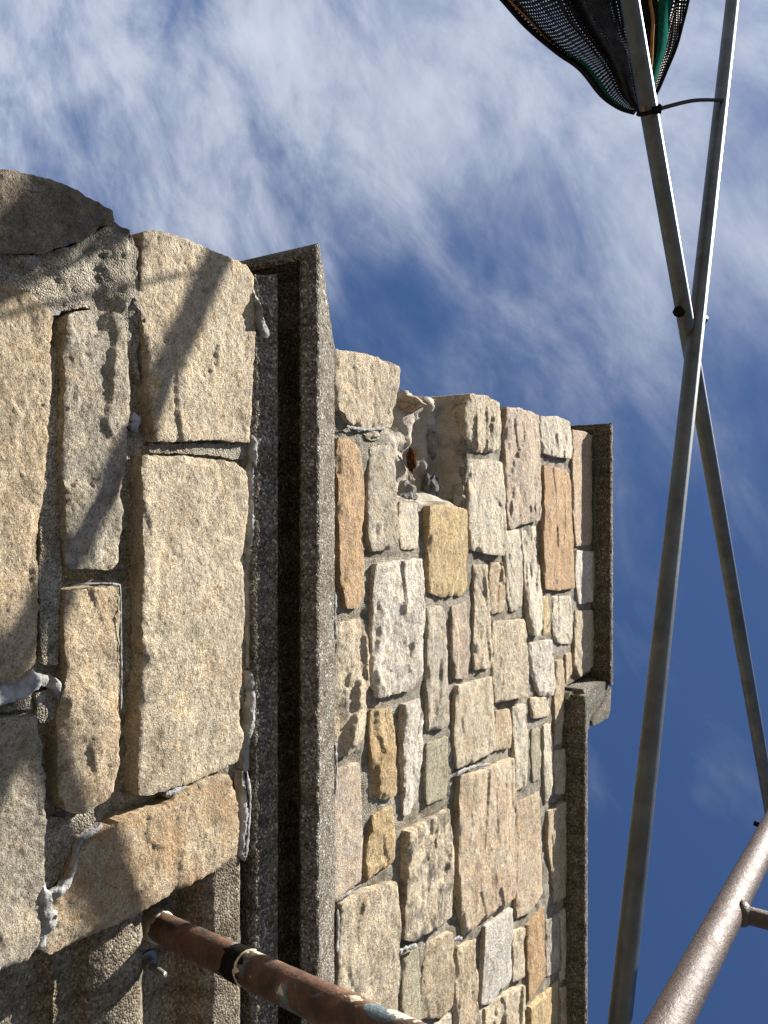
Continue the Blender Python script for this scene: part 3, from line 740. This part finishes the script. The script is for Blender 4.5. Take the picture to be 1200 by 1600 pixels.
# rubble in the cavity: broken stones, a rust stain and a torn bead
def lump(px, py, y, rx, ry, rz, mat, name, seed, col=None):
    c = at(px, py, y); bm = bmesh.new(); bmesh.ops.create_icosphere(bm, subdivisions=3, radius=1)
    V = []
    for v in bm.verts:
        p = v.co; k = 1 + 0.45 * noise.fractal(p * 1.9 + Vector((seed, 0, 0)), 0.8, 2.0, 4)
        V.append((c.x + p.x * rx * k, c.y + p.y * ry * k, c.z + p.z * rz * k))
    F = [tuple(v.index for v in f.verts) for f in bm.faces]; bm.free()
    return mk(name, V, F, mat, parapet, True, 35, col)
lump(672, 762, YU + 0.072, 0.040, 0.022, 0.036, M_SLATE, 'rubble_stone', 1.0)
lump(636, 770, YU + 0.045, 0.030, 0.02, 0.035, M_STONE, 'rubble_stone', 2.0, (0.34, 0.33, 0.32))
lump(668, 690, YU + 0.10, 0.060, 0.03, 0.030, M_STONE, 'rubble_stone', 3.0, (0.38, 0.35, 0.31))
lump(636, 632, YU + 0.085, 0.022, 0.05, 0.040, M_STONE, 'rubble_stone', 4.0, (0.50, 0.40, 0.29))
lump(650, 629, YU + 0.14, 0.018, 0.02, 0.018, M_STONE, 'rubble_stone', 5.0, (0.45, 0.44, 0.42))
lump(712, 690, YU + 0.06, 0.035, 0.03, 0.030, M_STONE, 'rubble_stone', 6.0, (0.40, 0.35, 0.28))
lump(716, 775, YU + 0.035, 0.035, 0.025, 0.035, M_STONE, 'rubble_stone', 7.0, (0.46, 0.42, 0.34))
lump(643, 720, YU + 0.074, 0.034, 0.012, 0.017, M_RUSTSPOT, 'rusted_tie_end', 8.0)
lump(575, 680, YU + 0.012, 0.016, 0.015, 0.05, M_STONE, 'rubble_stone', 9.0, (0.60, 0.53, 0.42))

# ---- copings
def coping(name, x0, x1, z, parent, seed, chunk=True):
    pr = [(-0.45, 0, z), (0.068, 0, z + 0.001), (0.070, 0, z - 0.008), (0.078, 0, z - 0.008), (0.081, 0, z + 0.004), (0.080, 0, z + 0.022), (0.070, 0, z + 0.032), (-0.20, 0, z + 0.085), (-0.45, 0, z + 0.032)]
    return moulding(name, pr, x1, YU, x0, 1.7, M_CAST, parent, seed=seed, ret=False, amp=0.0024)
coping('coping', XP - 0.030, X_STEP + 0.03, Z_HICOP, building, 11.0)
coping('coping', X_STEP + 0.005, XE, Z_LOWCOP, building, 12.0)
# stepped kneeler between the two levels of coping
def prism(name, poly, y0, y1, mat, parent, amp=0.0022, seed=1.0, res=0.012):
    return stone(poly, front(y0), parent, GREY, res=res, depth=y1 - y0, rough=0.25, name=name, mat=mat, bev=0.004, edge=0.0014, jit=0.002)
prism('kneeler', px_poly([(888,1093),(893,1082),(912,1072),(930,1061),(940,1066),(930,1094),(912,1104)], 1.012), 1.012, 1.5, M_CAST, building)
prism('kneeler', px_poly([(914,1078),(938,1067),(946,1065),(953,1074),(936,1104),(922,1126),(923,1136),(918,1143),(913,1146)], 0.966), 0.966, 1.5, M_CAST, building)
prism('kneeler', px_poly([(957,1074),(955,1110),(952,1121),(936,1130),(927,1134),(925,1127),(939,1105)], 0.968), 0.968, 1.5, M_CAST, building)

# ---- sealant beads, wire
def bead(name, pts, Y, r, parent, mat=M_SEAL, flat=0.45, n=10, step=10, out=0.0, wob=0.55):
    P = spline([at(x, y, Y - out) for x, y in pts], step)
    seed = random.uniform(0, 50)
    rs = []
    for i, p in enumerate(P):
        k = 1 + wob * noise.noise(p * 45 + Vector((seed, 0, 0))) + wob * noise.noise(p * 130 + Vector((seed, 0, 0)))
        e = min(1.0, (i + 0.6) / 3, (len(P) - i - 0.4) / 3)
        rs.append(r * 0.62 * max(0.2, k) * e)
    V, F = tube(P, rs, n)
    V2 = []
    for kk, q in enumerate(V):
        c = P[min(kk // n, len(P) - 1)]
        nz = noise.noise_vector(Vector(q) * 110) * r * 0.30
        V2.append((q[0] + nz.x, c.y + (q[1] - c.y) * flat + nz.y, q[2] + nz.z))
    return mk(name, V2, F, mat, parent, True)
def smear(pts, Y, proud, depth=0.012, parent=building):
    return stone(px_poly(pts, Y), front(Y), parent, GREY, res=0.0045, depth=depth, rough=1.6, crag=0.25, proud=proud, name='sealant_smear', mat=M_SEAL, bev=0.005, edge=0.004, jit=0.003)
smear([(-40,1084),(0,1073),(30,1068),(48,1058),(55,1043),(63,1052),(82,1055),(97,1066),(103,1084),(97,1096),(88,1080),(70,1071),(60,1078),(40,1090),(0,1099),(-40,1106)], YL, 0.004)
smear([(163,1289),(150,1297),(128,1309),(115,1325),(110,1345),(104,1367),(88,1383),(74,1393),(66,1388),(62,1366),(57,1385),(58,1440),(52,1482),(62,1477),(74,1452),(83,1434),(83,1424),(76,1420),(73,1406),(86,1394),(102,1380),(113,1358),(119,1333),(134,1319),(161,1300)], YL, 0.010)
smear([(395,680),(402,690),(401,730),(398,790),(397,850),(399,930),(400,1040),(396,1046),(394,930),(393,850),(394,780),(396,720)], YL, -0.008, 0.03)
smear([(392,1050),(401,1046),(401,1100),(399,1190),(392,1210),(387,1200),(390,1150),(392,1090)], YL, -0.004, 0.03)
smear([(395,438),(400,452),(404,480),(411,505),(421,520),(418,528),(411,526),(403,508),(398,475)], YL - 0.006, 0.008, 0.022)
smear([(52,448),(66,456),(85,478),(104,476),(100,488),(82,492),(66,478)], YL, -0.006, 0.03)
smear([(258,1240),(282,1224),(314,1214),(312,1222),(286,1236),(262,1246)], YL, -0.004, 0.03)
smear([(386,1205),(392,1230),(392,1290),(386,1345),(380,1340),(384,1290)], YL, -0.004, 0.02)
bead('sealant_bead', [(30,1388),(45,1380),(58,1374)], YL, 0.0035, building, out=0.004)
bead('sealant_bead', [(250,1272),(275,1262),(298,1250)], YL, 0.0035, building, out=0.010)
bead('sealant_bead', [(386,1205),(391,1250),(388,1300),(384,1340)], YL, 0.005, building, out=-0.004)
bead('sealant_bead', [(204,648),(212,660),(206,672)], YL, 0.012, building, out=-0.012)
bead('sealant_bead', [(107,916),(140,912),(182,913),(188,922),(189,980),(190,1060),(189,1110)], YL, 0.0022, building, out=0.002)
bead('sealant_bead', [(541,666),(560,670),(580,671),(602,669)], YU, 0.0065, parapet, out=0.004)
bead('sealant_bead', [(524,925),(524,960),(525,1000)], YU, 0.007, parapet, out=0.004)
bead('sealant_bead', [(524,1160),(525,1185),(526,1210),(524,1240)], YU, 0.008, parapet, out=0.004)
bead('sealant_bead', [(526,1408),(545,1395),(565,1382)], YU, 0.006, parapet, out=0.004)
bead('sealant_bead', [(622,1490),(635,1482),(652,1478)], YU, 0.012, parapet, out=0.008)
bead('sealant_bead', [(527,1420),(528,1450),(526,1490)], YU, 0.008, parapet, out=0.008)
bead('sealant_bead', [(708,1470),(716,1466),(722,1468)], YU, 0.010, parapet, out=0.004)
bead('sealant_bead', [(712,1212),(724,1204),(745,1197),(765,1194)], YU, 0.009, parapet, out=0.006)
bead('wire', [(928,690),(931,720),(930,760),(928,800),(929,850),(930,920),(932,1000),(934,1050)], YU, 0.0032, building, M_GREENWIRE, 1.0, 6, 6, 0.012, 0.1)
bead('wire', [(931,690),(936,705),(933,750),(930,790),(932,840),(937,875)], YU, 0.0024, building, M_GREENWIRE, 1.0, 6, 6, 0.03, 0.05)

# ------------------------------------------------------------------ anchor bolt in the recess
P0 = at(228, 1503, YL + 0.094); 
bolt = thing('anchor_bolt', P0, 'zinc threaded anchor bolt with nut below the rusty pipe', 'bolt')
ax = Vector((0.10, -1.0, -0.10)).normalized()
def cyl(a, b, r, n): return tube([a, b], r, n)
v, f = cyl(P0 - ax * 0.004, P0 + ax * 0.003, 0.021, 24); mk('washer', v, f, M_BOLT, bolt, True, 40)
v, f = cyl(P0 + ax * 0.003, P0 + ax * 0.016, 0.0115, 6); mk('nut', v, f, M_BOLT, bolt, False)
pts, rs = [], []
for i in range(40):
    pts.append(P0 + ax * (0.016 + i * 0.00095)); rs.append(0.0066 if i % 2 else 0.0057)
v, f = tube(pts, rs, 14); mk('threaded_rod', v, f, M_BOLT, bolt, True)

# ------------------------------------------------------------------ rusty pipe out of the recess
A = Vector((0.742, YL + 0.090, CZ + 0.955)); B = at_d(600, 1612, 0.90)
dirp = (B - A).normalized(); B2 = A + dirp * 0.95
pipe = thing('rusty_pipe', A, 'rusty steel pipe with blue and cream paint remnants sticking out below cornice', 'pipe')
PR = 0.0245
pts = line(A - dirp * 0.02, B2, 90)
v, f = tube(pts, [PR * (1 + 0.012 * noise.noise(p * 60)) for p in pts], 32)
mk('pipe_shaft', v, f, M_RUST, pipe, True, 60)
def collar(t0, t1, r, mat, name, ragged=0.006):
    n = 32; rows = 10; V, F = [], []
    a = dirp.cross(Vector((0, 0, 1))).normalized(); b = dirp.cross(a)
    for i in range(rows + 1):
        for k in range(n):
            w = 2 * math.pi * k / n; dv = a * math.cos(w) + b * math.sin(w)
            t = t0 + (t1 - t0) * i / rows
            if i in (0, rows): t += ragged * noise.noise(dv * 2.5 + Vector((t0 * 50, i, 0))) * 2
            rr = r * (1 + 0.03 * noise.noise(dv * 3 + Vector((0, 0, t * 60))))
            if i in (0, rows): rr = PR * 0.99
            V.append(A + dirp * t + dv * rr)
    for i in range(rows):
        for k in range(n): F.append((i * n + k, i * n + (k + 1) % n, (i + 1) * n + (k + 1) % n, (i + 1) * n + k))
    o = mk(name, V, F, mat, pipe, True); fix_normals(o); return o
collar(-0.004, 0.045, PR * 1.10, M_CREAM, 'paint_collar', 0.012)
collar(0.300, 0.345, PR * 1.04, M_TAPE, 'black_band', 0.016)
collar(0.343, 0.349, PR * 1.05, M_CREAM, 'paint_ridge', 0.016)
# flange of old mortar round the pipe's root
v, f = tube([A - dirp * 0.012, A - dirp * 0.002, A + dirp * 0.004], [0.045, 0.042, 0.029], 28); mk('root_mortar', v, f, M_MORTAR, pipe, True)

# ------------------------------------------------------------------ scaffold cross brace
YB = 0.35
b2a = at(1144, 0, YB); b2b = at(968, 1600, YB)
b1a = at(984, 0, 0.415); b1b = at(1196, 1220, 0.270)
d2 = (b2b - b2a).normalized(); d1 = (b1b - b1a).normalized()
RB = 0.0192
brace = thing('cross_brace', (-0.5, 0.37, CZ + 2.0), 'galvanised scaffold cross brace of two tubes bolted together in front of sky', 'scaffold brace')
def brace_tube(a, b, bend):
    pts = line(a, b, 60); c = a.lerp(b, 0.5)
    v, f = tube([p + Vector((0, 0, 0.001 * math.sin(i * 0.4) * bend)) for i, p in enumerate(pts)], RB, 28)
    return mk('brace_tube', v, f, M_GALV, brace, True, 60)
brace_tube(b2a - d2 * 1.5, b2b + d2 * 0.9, 1)
brace_tube(b1a - d1 * 1.35, b1b + d1 * 1.2, -1)
c2 = at(1091, 497, YB)
ccr = None; best = 9
for k in range(2000):
    p = b1a + d1 * (k * 0.001)
    q = abs((p - c2).x)
    if q < best: best = q; ccr = p
ax = (ccr - c2).normalized()
pin = c2 - ax * (RB + 0.006)
v, f = tube([c2 - ax * (RB + 0.010), c2 - ax * (RB + 0.006), c2 - ax * (RB - 0.004)], [0.008, 0.0125, 0.0125], 18); h_ = mk('rivet_head', v, f, M_GALV, brace, True, 40)
v, f = tube([c2, ccr + ax * (RB + 0.010)], 0.0085, 14); mk('rivet', v, f, M_BLACK, brace, True, 40)
v, f = tube([ccr + ax * (RB - 0.003), ccr + ax * (RB + 0.014)], 0.0125, 6); mk('nut', v, f, M_BLACK, brace, False)

# ------------------------------------------------------------------ scaffold frame (brown standard and rung)
p0 = at_d(1050, 1592, 0.86); p1 = at_d(1196, 1314, 1.38)
post_x, post_y = (p0.x + p1.x) / 2, (p0.y + p1.y) / 2
dpost = (p1 - p0).normalized()
frame_ = thing('scaffold_frame', (post_x, post_y, 0), 'worn brown painted scaffold frame post with a welded rung', 'scaffold frame')
RP = 0.0212
bot = p0 - dpost * (p0.z / dpost.z); top = p1 + dpost * 0.9
pts = line(bot, top, 80); v, f = tube(pts, RP, 32); mk('post', v, f, M_BROWN, frame_, True, 60)
r0 = at_d(1132, 1440, 1.12)
tt = (r0 - p0).dot(dpost); r0 = p0 + dpost * tt
r1 = r0 + Vector((0.03, -0.85, 0.03))
v, f = tube(line(r0, r1, 20), 0.0125, 20); mk('rung', v, f, M_BROWN, frame_, True, 60)
dr = (r1 - r0).normalized()
v, f = tube([r0 + dr * (RP - 0.006), r0 + dr * (RP + 0.001), r0 + dr * (RP + 0.006)], [0.0185, 0.0172, 0.013], 20); mk('weld', v, f, M_BROWN, frame_, True)
v, f = tube(line(r0 - dpost * 0.45 , r1 - dpost * 0.45, 20), 0.0125, 20); mk('rung', v, f, M_BROWN, frame_, True, 60)
q0 = Vector((bot.x + (r1 - r0).x, r1.y, 0)); v, f = tube(line(q0, q0 + Vector((0, 0, top.z)), 30), RP, 28); mk('post', v, f, M_BROWN, frame_, True, 60)
pp_ = at_d(1199, 1284, 1.44); pp_ = p0 + dpost * (pp_ - p0).dot(dpost)
v, f = tube([pp_ + Vector((-0.0, 0.0, 0)) + Vector((0, 1, 0)) * 0.0, pp_ + Vector((-0.006, 0.030, 0.0))], 0.0045, 12); mk('brace_pin', v, f, M_BLACK, frame_, True, 40)

# ------------------------------------------------------------------ debris net gathered at the brace
def px_spline(pts, t):
    P = spline([Vector((x, y, 0)) for x, y in pts], 12); k = t * (len(P) - 1); i = int(min(k, len(P) - 2)); return P[i].lerp(P[i + 1], k - i)
LEFT = [(990, 176), (966, 168), (938, 148), (905, 108), (868, 82), (820, 42), (778, -4), (700, -90), (600, -200)]
RIGHT = [(1008, 172), (1018, 158), (1029, 140), (1043, 108), (1058, 72), (1068, 36), (1077, 0), (1096, -90), (1112, -200)]
tip = at_d(998, 172, 1.74)
net = thing('debris_net', tip, 'black debris netting gathered to a point and tied to scaffold brace', 'net')
def net_sheet(name, nv, nu, depth_off, seed, v0=0.0, v1=1.0, amp=1.0):
    V, F, UV = [], [], []
    for i in range(nu + 1):
        u = i / nu; l = px_spline(LEFT, u); r = px_spline(RIGHT, u)
        for j in range(nv + 1):
            w = v0 + (v1 - v0) * j / nv
            p = l.lerp(r, w)
            k = min(1.0, u * 1.6)
            fold = math.sin(w * 19 + 2.2 * u + seed) * 0.030 + math.sin(w * 43 - 3 * u + seed * 2) * 0.012 + 0.03 * math.sin(w * 7 + u * 4 + seed)
            d = 1.715 + 0.13 * w * k + 0.10 * u + depth_off * k + amp * fold * k
            q = at_d(p.x, p.y, d); V.append(tuple(q))
            UV.append((w * 62 + 1.2 * math.sin(u * 9 + w * 7), u * 66 + 1.5 * math.sin(w * 11 + seed)))
    for i in range(nu):
        for j in range(nv):
            a = i * (nv + 1) + j; F.append((a, a + 1, a + nv + 2, a + nv + 1))
    return mk(name, V, F, M_NET, net, True, None, None, UV)
net_sheet('netting', 150, 70, 0.0, 0.4)
net_sheet('netting_fold', 90, 60, 0.10, 1.7, 0.30, 0.97, 1.5)
net_sheet('netting_fold', 40, 60, 0.05, 3.1, 0.0, 0.16, 0.8)
net_sheet('netting_fold', 40, 60, 0.16, 4.4, 0.62, 0.99, 1.0)
net_sheet('netting_fold', 90, 60, 0.07, 5.9, 0.20, 0.98, 1.2)  # extra layer, added to thicken the shade the net casts
net_sheet('netting_fold', 70, 60, 0.24, 2.6, 0.35, 0.98, 1.6)  # further layer added so the net shades the top-left stone
def net_line(name, w, mat, r, u0=0.0, u1=1.0, off=-0.006, wob=0.0, n=60):
    pts = []
    for i in range(n + 1):
        u = u0 + (u1 - u0) * i / n; l = px_spline(LEFT, u); rr = px_spline(RIGHT, u); k = min(1.0, u * 1.6)
        ww = w + wob * math.sin(u * 22)
        p = l.lerp(rr, ww); s = 0.4
        fold = math.sin(ww * 19 + 2.2 * u + s) * 0.030 + math.sin(ww * 43 - 3 * u + s * 2) * 0.012 + 0.03 * math.sin(ww * 7 + u * 4 + s)
        pts.append(at_d(p.x, p.y, 1.715 + 0.13 * ww * k + 0.10 * u + fold * k + off))
    v, f = tube(pts, r, 8); return mk(name, v, f, mat, net, True)
net_line('stitched_edge', 0.012, M_NET if False else M_BLACK, 0.005)
net_line('stitched_edge', 0.995, M_BLACK, 0.004)
net_line('orange_cord', 0.055, M_ROPE, 0.0024, 0.0, 1.0, -0.008, 0.012)
net_line('orange_cord', 0.80, M_ROPE, 0.0042, 0.02, 1.0, -0.055, 0.008)
net_line('green_thread', 0.10, M_HEM, 0.0022, 0.0, 0.5, -0.010)
net_line('green_thread', 0.13, M_HEM, 0.0018, 0.0, 0.45, -0.012)
# flat green hem tape
V, F = [], []
for i in range(61):
    u = i / 60; l = px_spline(LEFT, u); r = px_spline(RIGHT, u); k = min(1, u * 1.6)
    for w in (0.84, 0.875, 0.91):
        p = l.lerp(r, w); s = 0.4
        fold = math.sin(w * 19 + 2.2 * u + s) * 0.030 + math.sin(w * 43 - 3 * u + s * 2) * 0.012 + 0.03 * math.sin(w * 7 + u * 4 + s)
        V.append(tuple(at_d(p.x, p.y, 1.715 + 0.13 * w * k + 0.10 * u + fold * k - 0.03 * k - 0.004)))
for i in range(60):
    for j in range(2): F.append((i * 3 + j, i * 3 + j + 1, i * 3 + j + 4, i * 3 + j + 3))
o = mk('green_hem', V, F, M_HEM, net, True)
sd = o.modifiers.new('thickness', 'SOLIDIFY'); sd.thickness = 0.002

# ------------------------------------------------------------------ cable tie between the two tubes
def near_on(a, d, px, py):
    best, bp = 1e9, None
    for k in range(4000):
        p = a + d * (k * 0.001); c = p - Vector((0, 0, CZ)); dz = c.dot(Fv)
        x = 600 + FPX * c.dot(Rv) / dz; y = 800 - FPX * c.dot(Uv) / dz
        e = abs(y - py)
        if e < best: best, bp = e, p
    return bp
k1 = near_on(b1a - d1 * 0.3, d1, 1008, 172); k2 = near_on(b2a - d2 * 0.3, d2, 1128, 157)
tie = thing('cable_tie', k1, 'black plastic cable tie holding netting and linking the two brace tubes', 'cable tie')
a = d1.cross((k1 - Vector((0, 0, CZ))).normalized()).normalized(); b = d1.cross(a)
pts = [k1 + (a * math.cos(2 * math.pi * i / 28) + b * math.sin(2 * math.pi * i / 28)) * (RB + 0.004) + d1 * 0.004 * math.sin(2 * math.pi * i / 28) for i in range(29)]
v, f = tube(pts, 0.0042, 8); mk('loop', v, f, M_BLACK, tie, True)
view = (k1 - Vector((0, 0, CZ))).normalized()
s0 = k1 - view * (RB + 0.006) + Rv * 0.012; s1 = k2 - view * (RB + 0.003) + Rv * 0.004
midp = s0.lerp(s1, 0.5) + Uv * 0.010
v, f = tube(spline([s0, midp, s1], 14), 0.0045, 8); mk('strap', v, f, M_BLACK, tie, True)
v, f = tube([s0 - Rv * 0.004, s0 + Rv * 0.014], 0.0085, 4); mk('locking_head', v, f, M_BLACK, tie, False)
